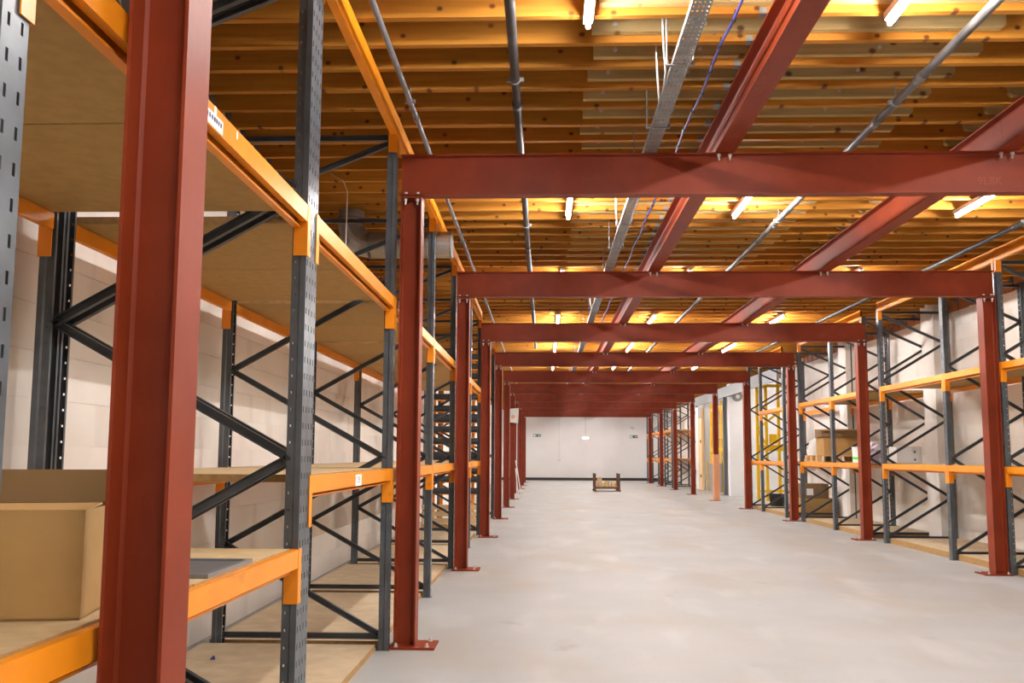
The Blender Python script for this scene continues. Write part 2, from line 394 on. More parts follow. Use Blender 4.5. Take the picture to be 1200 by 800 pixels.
# cross beams
bp = i_profile(ZT - ZB, 0.1025, 0.0105, 0.0066)
cb_me = ngon_i(MB(), bp, lambda u, v, t: (XL0 - 0.008 + t * (XR1 - XL0 + 0.012), v, (ZB + ZT) / 2 + u)).mesh('cross_beam', 'red_steel')
for k in range(11):
    if k == 0: lab = 'red steel cross beam overhead above the nearest left column, out of the top of the picture'
    else: lab = 'red steel cross beam spanning the aisle, %s of those in view from the camera' % ORD[k - 1]
    t = thing('cross_beam', lab, 'beam', (0, YC[k] + 0.0765, 0), 'red steel cross beams')
    put('i_section', cb_me, t)
    if k < 8:
        for xc in ((XL0 + XL1) / 2, (XR0 + XR1) / 2):
            for bx in (-0.045, 0.045): put('bolt_head', hbolt_top, t, (xc + bx, -0.040, ZB + 0.0105))
        for xc in (1.338, 3.395):
            for bx in (-0.04, 0.04): put('bolt', hbolt, t, (xc + bx, -0.036, ZT - 0.018))
    if k == 1:
        # chalk figures on the web near the right
        cu = bpy.data.curves.new('chalk', 'FONT'); cu.body = '9L8K'; cu.size = 0.085
        ob = bpy.data.objects.new('tmp', cu); COL.objects.link(ob)
        me = bpy.data.meshes.new_from_object(ob.evaluated_get(bpy.context.evaluated_depsgraph_get())); bpy.data.objects.remove(ob)
        me.materials.append(MATS['chalk'])
        o = put('chalk_mark', me, t, (3.19, -0.0042, 3.36)); o.rotation_euler = (math.pi / 2, 0, 0)
# long beams riding on the cross beams, two portals per length
lp = i_profile(ZL - ZT, 0.1464, 0.0109, 0.0072)
def lb_mesh(ln): return ngon_i(MB(), lp, lambda u, v, t: (v, t * ln, (ZL + ZT) / 2 + u)).mesh('long_beam', 'red_steel')
segs = [(-2.0, YC[1] + 0.08)] + [(YC[k] + 0.083, YC[k + 2] + 0.077) for k in (1, 3, 5, 7)] + [(YC[9] + 0.083, 49.9)]
for row, xc in (('left', 1.338), ('right', 3.395)):
    for i, (a, b) in enumerate(segs):
        o = put('long_beam', lb_mesh(b - a), None, (xc, a, 0))
        tag(o, 'red steel long beam under the joists, %s line, %s length from the camera' % (row, ORD[i]), 'beam', 'red steel long beams')
        if row == 'left' and i == 0:
            cu = bpy.data.curves.new('chalk', 'FONT'); cu.body = '1225 D H'; cu.size = 0.075
            ob = bpy.data.objects.new('tmp', cu); COL.objects.link(ob)
            me = bpy.data.meshes.new_from_object(ob.evaluated_get(bpy.context.evaluated_depsgraph_get())); bpy.data.objects.remove(ob)
            me.materials.append(MATS['chalk'])
            q = put('chalk_mark', me, o, (0.0, 5.47 - a, ZT - 0.0008)); q.rotation_euler = (math.pi, 0, -math.pi / 2)

# ------------------------------------------------------------------ LED battens
LEN = 1.45
hex_d = [(-0.012, 0.0), (-0.012, -0.030), (-0.007, -0.035), (0.007, -0.035), (0.012, -0.030), (0.012, 0.0)]
diff_me = MB().prism(hex_d, 'y', 0.012, LEN - 0.012).mesh('diffuser', 'diffuser')
body_me = MB().prism([(-0.026, 0.0), (0.026, 0.0), (0.030, 0.040), (-0.030, 0.040)], 'y', 0, LEN).mesh('body', 'white_paint')
cap2 = MB().prism([(u * 1.04, z * 1.04) for u, z in hex_d], 'y', 0, 0.012).mesh('end_cap', 'white_paint')
YLAMP = [-0.75, 3.5, 7.68, 11.9, 15.75, 19.75, 24.1, 28.5, 32.8, 37.1, 41.4, 45.8]
for row, xc in (('left', 0.25), ('middle', 1.955), ('right', 4.21)):
    for i, y in enumerate(YLAMP):
        lab = 'lit white LED batten light under the joists, %s row, %s' % (row, 'behind the camera' if i < 1 else ORD[i - 1] + ' from the camera')
        t = thing('batten_light', lab, 'light', (xc, y, ZJ - 0.043), 'LED batten lights')
        put('body', body_me, t); put('diffuser', diff_me, t); put('end_cap', cap2, t); put('end_cap', cap2, t, (0, LEN - 0.012, 0))

for i, (x, y) in enumerate(((8.6, 28.9), (8.6, 34.6))):  # lamps added to brighten the recess, assumed rather than seen
    t = thing('batten_light', 'added batten light, assumed inside the lift recess, %s' % ('before the white pier', 'beyond the white pier')[i], 'light', (x, y, ZD - 0.043), 'added lights in the lift recess')
    put('body', body_me, t); put('diffuser', diff_me, t); put('end_cap', cap2, t); put('end_cap', cap2, t, (0, LEN - 0.012, 0))

# ------------------------------------------------------------------ racking
UW, UD = 0.094, 0.068
FRONT_N = (0.10, 1.345, 2.59, 3.80); REAR_N = (0.72, 1.965, 3.20)
def upright_mesh(s, H=3.74, pitch=0.075):
    """perforated upright, web facing s*x; origin at the web's foot centre"""
    m = MB(); X = lambda d: -s * d
    def strip(p, q, holes):
        """plate between plan points p and q (depth,y) with columns of holes [(t0,t1,half height)]"""
        P = lambda t, z: (X(p[0] + (q[0] - p[0]) * t), p[1] + (q[1] - p[1]) * t, z)
        t = 0.0
        for a, b, hh in holes:
            m.quad(P(t, 0), P(a, 0), P(a, H), P(t, H))
            z = 0.0; k = 0
            while True:
                zc = 0.06 + k * pitch
                if zc + hh > H: break
                m.quad(P(a, z), P(b, z), P(b, zc - hh), P(a, zc - hh)); z = zc + hh; k += 1
            m.quad(P(a, z), P(b, z), P(b, H), P(a, H)); t = b
        m.quad(P(t, 0), P(1, 0), P(1, H), P(t, H))
    hw = UW / 2
    strip((0, -hw), (0, hw), [(0.20, 0.30, 0.014), (0.70, 0.80, 0.014)])
    for g in (-1, 1):
        strip((0, g * hw), (0.026, g * hw), [])
        strip((0.026, g * hw), (0.033, g * (hw - 0.008)), [])
        strip((0.033, g * (hw - 0.008)), (UD, g * (hw - 0.008)), [(0.40, 0.66, 0.0055)])
        strip((UD, g * (hw - 0.008)), (UD, g * (hw - 0.024)), [])
    return m.mesh('upright', 'grey_paint')
UP = {s: upright_mesh(s) for s in (1, -1)}
foot_me = {s: MB().box(min(0.012 * s, -s * 0.085), -0.047, 0, max(0.012 * s, -s * 0.085), 0.047, 0.005).mesh('foot_plate', 'grey_paint') for s in (1, -1)}
BEAM = {}
def beam_mesh(ln, s, h=0.105):
    k = (round(ln, 3), s, h)
    if k not in BEAM:
        m = MB(); X = lambda d: -s * d
        def bx(d0, d1, z0, z1): m.box(min(X(d0), X(d1)), 0, z0, max(X(d0), X(d1)), ln, z1)
        if h > 0.14: bx(-0.004, 0.046, -h, 0.0)
        else:
            bx(-0.004, 0.026, -(h - 0.026), 0.0); bx(0.056, 0.062, -h, -0.034); bx(0.030, 0.056, -h, -(h - 0.009))
        BEAM[k] = m.mesh('beam', 'orange_paint')
    return BEAM[k]
def conn_mesh(s, e, dp=0.235):
    """L shaped beam end plate; e=+1 when the upright lies beyond the plate in +y"""
    m = MB(); X = lambda d: -s * d
    m.box(min(X(-0.006), X(0.058)), min(0, -e * 0.005), -dp, max(X(-0.006), X(0.058)), max(0, -e * 0.005), 0.004)
    m.box(min(X(-0.006), X(-0.002)), min(0, e * 0.046), -dp, max(X(-0.006), X(-0.002)), max(0, e * 0.046), 0.004)
    me = m.mesh('connector', 'orange_paint'); return me
CON = {(s, e, dp): conn_mesh(s, e, dp) for s in (1, -1) for e in (1, -1) for dp in (0.235, 0.285)}
CACHE = {}
def brace_mesh(s, d0, z0, d1, z1):
    k = (s, round(d0, 3), round(z0, 3), round(d1, 3), round(z1, 3))
    if k not in CACHE:
        m = MB(); m.channel((-s * d0, 0, z0), (-s * d1, 0, z1), 0.040, 0.030)
        for d, z in ((d0, z0), (d1, z1)): m.disc((-s * d, 0, z), 0.009, 'y', 0.094, 6)
        CACHE[k] = m.mesh('brace', 'grey_brace')
    return CACHE[k]
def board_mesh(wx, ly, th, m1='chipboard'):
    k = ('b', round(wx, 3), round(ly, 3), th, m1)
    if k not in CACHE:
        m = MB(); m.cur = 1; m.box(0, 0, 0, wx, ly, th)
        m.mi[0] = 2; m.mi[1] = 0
        CACHE[k] = m.mesh('shelf_board', m1, 'board_edge', 'chipboard_under_bounce')
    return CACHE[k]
def rack(label, xf, s, depth, frames, bays, floor_boards=(), group=None, nb=4):
    """frames: y of upright frames; bays: (i, j, [(top z, boards?)...]) ; front faces s*x"""
    t = thing('pallet_rack', label, 'rack', (xf, frames[0], 0), group)
    yo = frames[0]
    for y in frames:
        yy = y - yo
        put('upright', UP[s], t, (0, yy, 0.004)); put('upright', UP[-s], t, (-s * depth, yy, 0.004))
        put('foot_plate', foot_me[s], t, (0, yy, 0)); put('foot_plate', foot_me[-s], t, (-s * depth, yy, 0))
        a, b = 0.062, depth - 0.062
        put('brace', brace_mesh(s, a, 0.092, b, 0.092), t, (0, yy, 0))
        put('brace', brace_mesh(s, a, 3.70, b, 3.70), t, (0, yy, 0))
        fn, rn = FRONT_N, REAR_N
        for q in range(3):
            put('brace', brace_mesh(s, a, fn[q], b, rn[q]), t, (0, yy, 0))
            put('brace', brace_mesh(s, b, rn[q], a, min(fn[q + 1], 3.66)), t, (0, yy, 0))
    for i, j, levels in bays:
        ya = frames[i] - yo + UW / 2; yb = frames[j] - yo - UW / 2; ln = yb - ya
        for zt, boards in levels:
            for d, sd in ((0, s), (depth, -s)):
                if d and zt > 3.5: continue          # the deck ledger carries the joists at the wall
                hb, dp = (0.15, 0.285) if zt > 3.5 else (0.105, 0.235)
                bo = put('beam', beam_mesh(ln - 0.010, sd, hb), t, (-s * d, ya + 0.005, zt))
                put('connector', CON[(sd, -1, dp)], bo, (0, 0, 0)); put('connector', CON[(sd, 1, dp)], bo, (0, ln - 0.010, 0))
            if boards:
                wx = depth - 0.064; bl_ = (ln - 0.02) / nb
                for q in range(nb):
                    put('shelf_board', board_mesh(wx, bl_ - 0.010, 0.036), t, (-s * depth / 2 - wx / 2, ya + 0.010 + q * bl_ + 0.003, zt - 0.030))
    for (ya, yb, d0, d1, th) in floor_boards:
        put('floor_board', board_mesh(d1 - d0, yb - ya, th, 'floor_chipboard'), t, (-s * d0 if s < 0 else -d1, ya - yo, 0))
    return t
XF = -1.088; DL = 1.245
LVN = [(0.94, True), (2.50, True), (3.86, False)]
LV = [(1.26, True), (2.50, True), (3.86, False)]
fbd = lambda fs, y1=None: [(fs[i] + 0.06, fs[i + 1] - 0.06, 0.085, DL + 0.05, 0.045) for i in range(len(fs) - 1)]
rackA = rack('orange and grey pallet rack in the left foreground, holding the big cardboard box', XF, 1, DL, [1.735, 4.057], [(0, 1, LVN)], group='pallet racks', nb=2)
f2 = [4.153, 6.445, 8.80, 11.02, 13.42, 15.60]
rackB = rack('long empty orange and grey pallet rack along left wall behind the nearest columns', XF, 1, DL, f2, [(i, i + 1, LV) for i in range(5)], fbd(f2), 'pallet racks', nb=2)
f3 = [17.45, 19.80]
rackC = rack('short far pallet rack on the left with black rolls inside its bay', XF, 1, DL, f3, [(0, 1, [(3.86, False)])], (), 'pallet racks')
# board strip under the near bay too
put('floor_board', board_mesh(DL - 0.05, 2.2, 0.045, 'floor_chipboard'), rackA, (-DL - 0.04, 0.06, 0))
XFR = 5.42; DR = 1.13
LR = [(1.25, True), (2.485, True), (3.86, False)]
fbr = lambda fs: [(fs[i] + 0.06, fs[i + 1] - 0.06, 0.075, DR + 0.08, 0.085) for i in range(len(fs) - 1)]
g1 = [8.55, 10.85, 12.35, 14.68]
rack('orange and grey pallet rack on the right, nearest the camera, with bare shelves', XFR, -1, DR, g1, [(i, i + 1, LR) for i in range(3)], fbr(g1), 'pallet racks')
g2 = [15.42, 17.20, 19.30]
rack('middle right pallet rack with the wrapped pallet and cartons on its shelves', XFR, -1, DR, g2, [(0, 1, LR), (1, 2, LR)], fbr(g2), 'pallet racks')
g3 = [20.60, 22.80, 24.08]
rack('right pallet rack in front of the yellow lift, black tub on its floor', XFR, -1, DR, g3, [(0, 1, [(1.25, False), (2.485, False), (3.86, False)]), (1, 2, [(1.25, False)])], fbr(g3), 'pallet racks')
g4 = [38.6, 40.9, 43.2, 45.5, 47.8]
rack('farthest right pallet rack beyond the lift, close to the white end wall', XFR, -1, DR, g4, [(i, i + 1, [(1.25, True), (2.485, True)]) for i in range(4)], (), 'pallet racks', nb=2)

# stickers on beams (flat paper labels)
for b, z, dy0, h, wdt in ((rackA, 2.472, 0.99, 0.046, 0.175),):
    o = MB(); o.box(0, 0, -h, 0.0012, wdt, 0).build('paper_label', 'paper', b, (0.0045, dy0, z))
    q = MB()
    for k in range(8): q.box(0, 0.010 + k * 0.02, -0.026, 0.0006, 0.012 + k * 0.02 + random.uniform(0.006, 0.014), -0.010)
    q.build('print', 'ink', b, (0.0058, dy0, z))
    MB().box(0, 0, -0.035, 0.001, 0.018, 0).build('tape', 'paper', b, (0.0045, 1.085, 2.50))
    MB().box(0, 0, -0.030, 0.001, 0.012, 0).build('tape', 'paper', b, (0.0045, 1.30, 2.495))
o = MB().box(0, 0, -0.066, 0.0012, 0.17, 0).build('paper_label', 'paper', rackB, (0.0045, 5.18 - f2[0], 1.245))
cu = bpy.data.curves.new('print', 'FONT'); cu.body = '17.59'; cu.size = 0.052
ob = bpy.data.objects.new('tmp', cu); COL.objects.link(ob)
me = bpy.data.meshes.new_from_object(ob.evaluated_get(bpy.context.evaluated_depsgraph_get())); bpy.data.objects.remove(ob)
me.materials.append(MATS['ink'])
o = put('print', me, rackB, (0.0062, 5.195 - f2[0], 1.197)); o.rotation_euler = (math.pi / 2, 0, math.pi / 2)

# ------------------------------------------------------------------ services under the ceiling
def pipe(name, label, x, z, y0, y1, r, m, coup, clips, sag=0.0):
    t = thing(name, label, 'pipe', (x, y0, z))
    n = 12; pts = [(0.03 * sag * math.sin(i * 1.3), (y1 - y0) * i / n, 0) for i in range(n + 1)]
    MB().tube(pts, r, 12).build('run', m, t, smooth=True)
    for y in coup: MB().tube([(0, y - 0.05 - y0, 0), (0, y + 0.05 - y0, 0)], r * 1.22, 12).build('coupling', m, t, smooth=True)
    for y in clips:
        q = MB(); q.tube([(0, y - 0.012 - y0, 0), (0, y + 0.012 - y0, 0)], r * 1.2, 12); q.tube([(0, y - y0, r), (0, y - y0, ZJ - z - 0.002)], 0.005, 6)
        q.box(-r * 1.9, y - y0 - 0.01, -0.012, -r, y - y0 + 0.01, 0.012); q.box(r, y - y0 - 0.01, -0.012, r * 1.9, y - y0 + 0.01, 0.012)
        q.build('clip', 'galvanised', t)
    return t
pipe('steel_pipe', 'dark steel pipe running under the joists left of the left lamp row', -0.185, 3.755, -2, 20.0, 0.029, 'black_pipe', [5.95, 10.2, 14.5], [5.55, 9.2, 13.4, 17])
pipe('conduit', 'thin grey conduit under the joists beside the left rack top beam', -0.915, 3.76, -2, 34.0, 0.018, 'grey_pipe', [6.2, 9.0], [5.9, 9.9, 14])
pipe('steel_pipe', 'mottled steel pipe under the joists between the two red long beams', 2.375, 3.745, -2, 26.0, 0.028, 'pale_pipe', [5.55, 6.3, 9.2, 9.9], [5.95, 9.0, 13.2, 17])
pipe('steel_pipe', 'dark pipe running beside the orange top beam of the right rack', 5.00, 3.80, 4.0, 24.0, 0.028, 'black_pipe', [9.5, 13.2], [9.3, 12.0])
# perforated cable tray
t = thing('cable_tray', 'perforated galvanised cable tray hung below the joists beside the left long beam', 'tray', (0.785, 0, 3.60))
def tray_mesh(y0, y1, holes):
    m = MB(); wd = 0.098; cols = 4
    cells = [(-wd / 2 + wd * (k + 0.30) / cols, -wd / 2 + wd * (k + 0.70) / cols) for k in range(cols)]
    x = -wd / 2
    if holes:
        for a, b in cells:
            m.quad((x, y0, 0), (a, y0, 0), (a, y1, 0), (x, y1, 0)); y = y0
            while y + 0.046 < y1:
                m.quad((a, y, 0), (b, y, 0), (b, y + 0.030, 0), (a, y + 0.030, 0)); y += 0.044
            m.quad((a, y, 0), (b, y, 0), (b, y1, 0), (a, y1, 0)); x = b
        m.quad((x, y0, 0), (wd / 2, y0, 0), (wd / 2, y1, 0), (x, y1, 0))
    else: m.box(-wd / 2, y0, 0, wd / 2, y1, 0.0015)
    m.box(-wd / 2 - 0.0015, y0, 0, -wd / 2, y1, 0.03); m.box(wd / 2, y0, 0, wd / 2 + 0.0015, y1, 0.03)
    return m
for a, b, h in ((-2, 3.4, False), (3.41, 6.4, True), (6.41, 9.4, True), (9.41, 12.4, True), (12.41, 30, False)):
    tray_mesh(a, b, h).build('tray_length', 'galvanised', t)
for y in (5.0, 6.0, 6.9, 8.6, 9.6, 10.6, 12.0, 14, 16, 18.2, 20.4, 24.6):
    q = MB(); q.box(-0.085, y - 0.012, -0.006, 0.075, y + 0.012, -0.001)
    for xx in (-0.08, 0.07):
        q.tube([(xx, y, -0.004), (xx, y, 0.075 if xx > 0 else 0.30)], 0.0055, 6); q.disc((xx, y, 0.012), 0.011, 'z', 0.02, 6)
    q.build('hanger_bracket', 'galvanised', t)
for k, (y, dx) in enumerate(((5.05, -0.07), (5.45, -0.055), (5.5, -0.05), (8.65, -0.06), (13.6, -0.06), (13.8, -0.05))):
    MB().tube([(dx + 0.02, y + 0.35, 0.012), (dx + 0.005, y + 0.12, 0.03), (dx - 0.02, y, 0.11), (dx - 0.03, y - 0.02, 0.33)], 0.0055, 8).build('white_cable', 'white_cable', t, smooth=True)
# blue cable
t = thing('blue_cable', 'blue cable tied under the joists beside the left red long beam', 'cable', (1.055, 0, 3.80))
pts = [(0.008 * math.sin(i * 1.7), -2 + i * JP, -0.008 * abs(math.sin(i * 2.1))) for i in range(60)]
MB().tube(pts, 0.0085, 8).build('run', 'blue_cable', t, smooth=True)
tie = MB().tube([(0, -0.012, 0), (0, 0.012, 0)], 0.014, 8); tie.tube([(0, 0, 0.008), (0.01, 0, 0.06)], 0.004, 6); tie = tie.mesh('cable_tie', 'black_plastic')
for i in range(16, 44): put('cable_tie', tie, t, pts[i])
# spiral duct with elbow
t = thing('spiral_duct', 'silver spiral ventilation duct with elbow above the left rack', 'duct', (0, 9.06, 0))
zc = 3.512; R = 0.138; q = MB()
q.tube([(-0.945, 0, zc), (-1.62, 0, zc), (-1.78, 0, zc)], R, 24); q.build('straight_run', 'duct_metal', t, smooth=False)
el = [(-1.78, 0, zc)]
for i in range(1, 5):
    a = math.radians(22.5 * i); el.append((-1.78 - 0.22 * math.sin(a), 0, zc + 0.22 * (1 - math.cos(a))))
el.append((el[-1][0], 0, ZJ - 0.003))
MB().tube(el, R * 0.98, 24).build('elbow', 'duct_metal', t)
for p, d in (((-0.96, 0, zc), 'x'), ((-1.20, 0, zc), 'x'), ((-1.45, 0, zc), 'x'), ((-1.62, 0, zc), 'x'), ((-1.80, 0, zc), 'x'), ((-2.0, 0, zc + 0.27), 'z')):
    MB().disc(p, R * 1.03, d, 0.012, 24).build('seam_ring', 'galvanised', t)
# white hanging wire beside the duct
t = MB().tube([(-1.93, 7.85, 3.88), (-1.80, 7.8, 3.80), (-1.76, 7.8, 3.70), (-1.765, 7.8, 3.3), (-1.77, 7.8, 2.52)], 0.004, 6).build('hanging_wire', 'white_cable', smooth=True)
tag(t, 'thin white wire hanging from the joists beside the spiral duct', 'wire')

# ------------------------------------------------------------------ things on the left rack
t = thing('cardboard_box', 'large open cardboard box on the near left shelf, back flap raised', 'box', (-1.157, 2.258, 0.947), rz=math.radians(11))
W, D, H = 0.62, 0.30, 0.272; th = 0.006; q = MB()
q.box(-W, 0, 0, 0, th, H); q.box(-W, D - th, 0, 0, D, H); q.box(-th, th, 0, 0, D - th, H); q.box(-W, th, 0, -W + th, D - th, H); q.box(-W, 0, 0, 0, D, th)
q.build('body', 'cardboard', t)
q = MB(); q.loft([[(-W, D, H), (0, D, H), (0, D - 0.005, H + 0.004), (-W, D - 0.005, H + 0.004)], [(-W - 0.01, D + 0.07, H + 0.092), (0.01, D + 0.07, H + 0.092), (0.01, D + 0.064, H + 0.095), (-W - 0.01, D + 0.064, H + 0.095)]]); q.build('flap', 'cardboard_shaded', t)
q = MB(); q.loft([[(-W, 0, H - 0.004), (0, 0, H - 0.004), (0, 0.004, H), (-W, 0.004, H)], [(-W, 0.145, H + 0.003), (0.0, 0.145, H + 0.006), (0.0, 0.145, H + 0.011), (-W, 0.145, H + 0.008)]]); q.build('flap', 'cardboard', t)
# grey tray lid
t = thing('plastic_tray', 'dark grey plastic tray lying at the edge of the near left shelf', 'tray', (-1.50, 3.04, 0.947))
q = MB(); q.box(0.02, 0, 0, 0.36, 0.42, 0.006); q.build('base', 'grey_plastic', t)
q = MB(); q.box(0, -0.02, 0, 0.38, 0, 0.014); q.box(0, 0.42, 0, 0.38, 0.44, 0.014); q.box(0, 0, 0, 0.02, 0.42, 0.014); q.box(0.36, 0, 0, 0.38, 0.42, 0.014); q.build('rim', 'steel_grey', t)
# blue scrap
o = MB().loft([[(0, 0, 0), (0.03, 0.01, 0), (0.02, 0.03, 0)], [(0.004, 0.004, 0.012), (0.03, 0.006, 0.02), (0.012, 0.02, 0.024)]]).build('paper_scrap', 'blue_cable', None, (-2.14, 5.86, 0.046))
tag(o, 'tiny crumpled blue scrap on the chipboard under the left rack', 'scrap')
# black rolls racked on orange posts
t = thing('roll_stand', 'orange post stand carrying stacked black rolls at the far left', 'stand', (-2.30, 18.35, 0))
for x in (0.06, 0.22, 0.86):
    MB().box(x - 0.03, -0.03, 0, x + 0.03, 0.03, 3.5).build('post', 'orange_paint', t)
zs = [0.62, 0.86, 1.02, 1.30, 1.62, 1.86, 2.06, 2.28, 2.52, 2.74, 2.94, 3.14, 3.34]
for z in zs[:]:
    MB().box(0.0, -0.16, z - 0.055, 0.95, -0.03, z - 0.04).build('arm', 'orange_paint', t)
for i, z in enumerate(zs):
    r = 0.062 if i not in (6, 3) else 0.085
    o = MB().tube([(0, 0, 0), (1.02, 0, 0)], r * 0.62, 12); o.tube([(0.02, 0, 0), (1.0, 0, 0)], r, 12)
    o = o.build('black_roll', 'dark_rolls', None, (-2.31 + 0.02 * (i % 3), 18.35 - 0.10 - r + 0.03, z - 0.04 + r), smooth=False)
    tag(o, 'black roll on the far left orange stand, %s from the floor' % ('lowest' if i == 0 else ORD[i]), 'roll', 'black rolls on the orange stand')
t = thing('pallet_crate', 'low pale wooden pallet on the floor beneath the far left rack', 'pallet', (-2.2, 16.3, 0))
for y in (0, 0.35, 0.7): MB().box(0, y, 0, 1.0, y + 0.1, 0.10).build('bearer', 'pallet_wood', t)
for k in range(6): MB().box(k * 0.17, 0, 0.10, k * 0.17 + 0.13, 0.8, 0.125).build('deck_slat', 'pallet_wood', t)
for z in (0.14, 0.26, 0.38): MB().box(0, 0, z, 1.0, 0.02, z + 0.09).build('side_board', 'pale_timber', t)

# ------------------------------------------------------------------ things on the right racks
def carton(label, loc, sx, sy, sz, m='cardboard', rz=0.0, lab=None, group='cartons on the right racks'):
    t = thing('carton', label, 'box', loc, group, rz)
    q = MB(); c = 0.006
    q.loft([[(c, c, 0), (sx - c, c, 0), (sx - c, sy - c, 0), (c, sy - c, 0)], [(0, 0, c), (sx, 0, c), (sx, sy, c), (0, sy, c)], [(0, 0, sz - c), (sx, 0, sz - c), (sx, sy, sz - c), (0, sy, sz - c)], [(c, c, sz), (sx - c, c, sz), (sx - c, sy - c, sz), (c, sy - c, sz)]])
    q.build('body', m, t)
    MB().box(0.01, sy / 2 - 0.025, sz, sx - 0.01, sy / 2 + 0.025, sz + 0.0015).build('tape', 'cardboard_dark', t)
    MB().box(0, 0, 0, sx * 0.26, 0.0015, sz * 0.45).build('paper_label' if lab else 'tape', 'paper' if lab else 'cardboard_dark', t, (sx * 0.14, -0.0016, sz * 0.22)) if lab else None
    return t
carton('lower pale carton on the rack floor, right side, under the labelled one', (5.86, 20.75, 0.086), 0.74, 0.50, 0.33)
carton('brown carton with white label, on top of the pale carton', (5.88, 20.80, 0.418), 0.58, 0.45, 0.33, 'cardboard_dark', lab=True)
# wooden pallet with wrapped goods
t = thing('wooden_pallet', 'wooden pallet on the middle right shelf under wrapped cartons', 'pallet', (5.47, 18.28, 1.258))
for y in (0.0, 0.37, 0.74):
    for x in (0, 0.4, 0.8): MB().box(x, y, 0.02, x + 0.1, y + 0.12, 0.11).build('block', 'pallet_wood', t)
for x in (0, 0.4, 0.8): MB().box(x, 0, 0, x + 0.1, 0.86, 0.02).build('bottom_slat', 'pallet_wood', t)
for k in range(6): MB().box(0, k * 0.15, 0.11, 0.9, k * 0.15 + 0.11, 0.13).build('deck_slat', 'pallet_wood', t)
carton('big taped carton on the wooden pallet, middle right rack', (5.62, 18.31, 1.389), 0.70, 0.52, 0.36)
def blob(name, label, cat, loc, sx, sy, sz, m, seed, jag=0.22, nu=14, nv=9):
    rnd = random.Random(seed); q = MB(); rings = []
    for j in range(nv):
        a = math.pi / 2 * j / (nv - 1)
        rings.append([((sx * math.cos(a) ** 0.5 + 0.001) * math.cos(2 * math.pi * i / nu) * (1 + rnd.uniform(-jag, jag) * 0.6), (sy * math.cos(a) ** 0.5 + 0.001) * math.sin(2 * math.pi * i / nu) * (1 + rnd.uniform(-jag, jag) * 0.6), sz * math.sin(a) * (1 + rnd.uniform(-jag, jag)) if j else 0) for i in range(nu)])
    q.loft(rings); return tag(q.build(name, m, None, loc), label, cat)
blob('plastic_wrap', 'crumpled clear plastic film bunched behind the taped carton', 'plastic film', (5.68, 18.995, 1.389), 0.19, 0.10, 0.34, 'film_plastic', 3)
t = thing('open_carton', 'dark open carton lying on top of the taped carton', 'box', (5.58, 18.30, 1.752), 'cartons on the right racks', rz=math.radians(-4))
q = MB(); q.box(0, 0, 0, 0.86, 0.60, 0.01); q.box(0, 0, 0, 0.86, 0.01, 0.15); q.box(0, 0.59, 0, 0.86, 0.60, 0.17); q.box(0, 0, 0, 0.01, 0.6, 0.14); q.box(0.85, 0, 0, 0.86, 0.6, 0.16); q.build('body', 'cardboard_dark', t)
q = MB(); q.bar((0.43, -0.05, 0.13), (0.43, 0.01, 0.155), 0.01, 0.84, (1, 0, 0)); q.build('flap', 'cardboard', t)
t = thing('white_tub', 'white tub with green band beside the taped carton', 'tub', (5.80, 16.85, 1.258))
MB().tube([(0, 0, 0), (0, 0, 0.27)], [0.105, 0.118], 20).build('body', 'paper', t, smooth=False)
MB().tube([(0, 0, 0.055), (0, 0, 0.10)], [0.111, 0.113], 20).build('green_band', 'label_green', t)
MB().tube([(0, 0, 0.268), (0, 0, 0.285)], 0.122, 20).build('lid', 'paper', t)
blob('film_bundle', 'bundle of crumpled lilac printed film on the right shelf', 'film bundle', (5.84, 16.20, 1.258), 0.21, 0.22, 0.34, 'lilac_film', 5)
t = carton('white box with dark dots behind the rack upright, right shelf', (5.98, 15.52, 1.258), 0.42, 0.35, 0.28, 'film_plastic', group=None)
for dx, dz in ((0.30, 0.19), (0.30, 0.06)): MB().disc((dx, -0.002, dz), 0.018, 'y', 0.004, 10).build('dot', 'ink', t)
# black tub on the floor
t = thing('black_tub', 'black plastic tub on the floor by the yellow lift', 'tub', (6.05, 23.75, 0.086))
q = MB(); n = 20
ring = lambda r, z: [(r * math.cos(2 * math.pi * i / n), r * math.sin(2 * math.pi * i / n), z) for i in range(n)]
q.loft([ring(0.17, 0), ring(0.22, 0.30), ring(0.20, 0.30), ring(0.155, 0.02)]); q.build('body', 'black_plastic', t)
MB().loft([ring(0.235, 0.285), ring(0.235, 0.31), ring(0.20, 0.31), ring(0.20, 0.285)], cap=False).build('rim', 'black_plastic', t)
t = thing('paper_stack', 'thin white sheets lying on the right shelf before the lift', 'paper', (5.9, 21.2, 1.255))
MB().box(0, 0, 0, 0.55, 0.9, 0.03).build('sheets', 'paper', t)
MB().box(0.02, 0.03, 0.031, 0.53, 0.88, 0.045).build('top_sheet', 'paper', t)

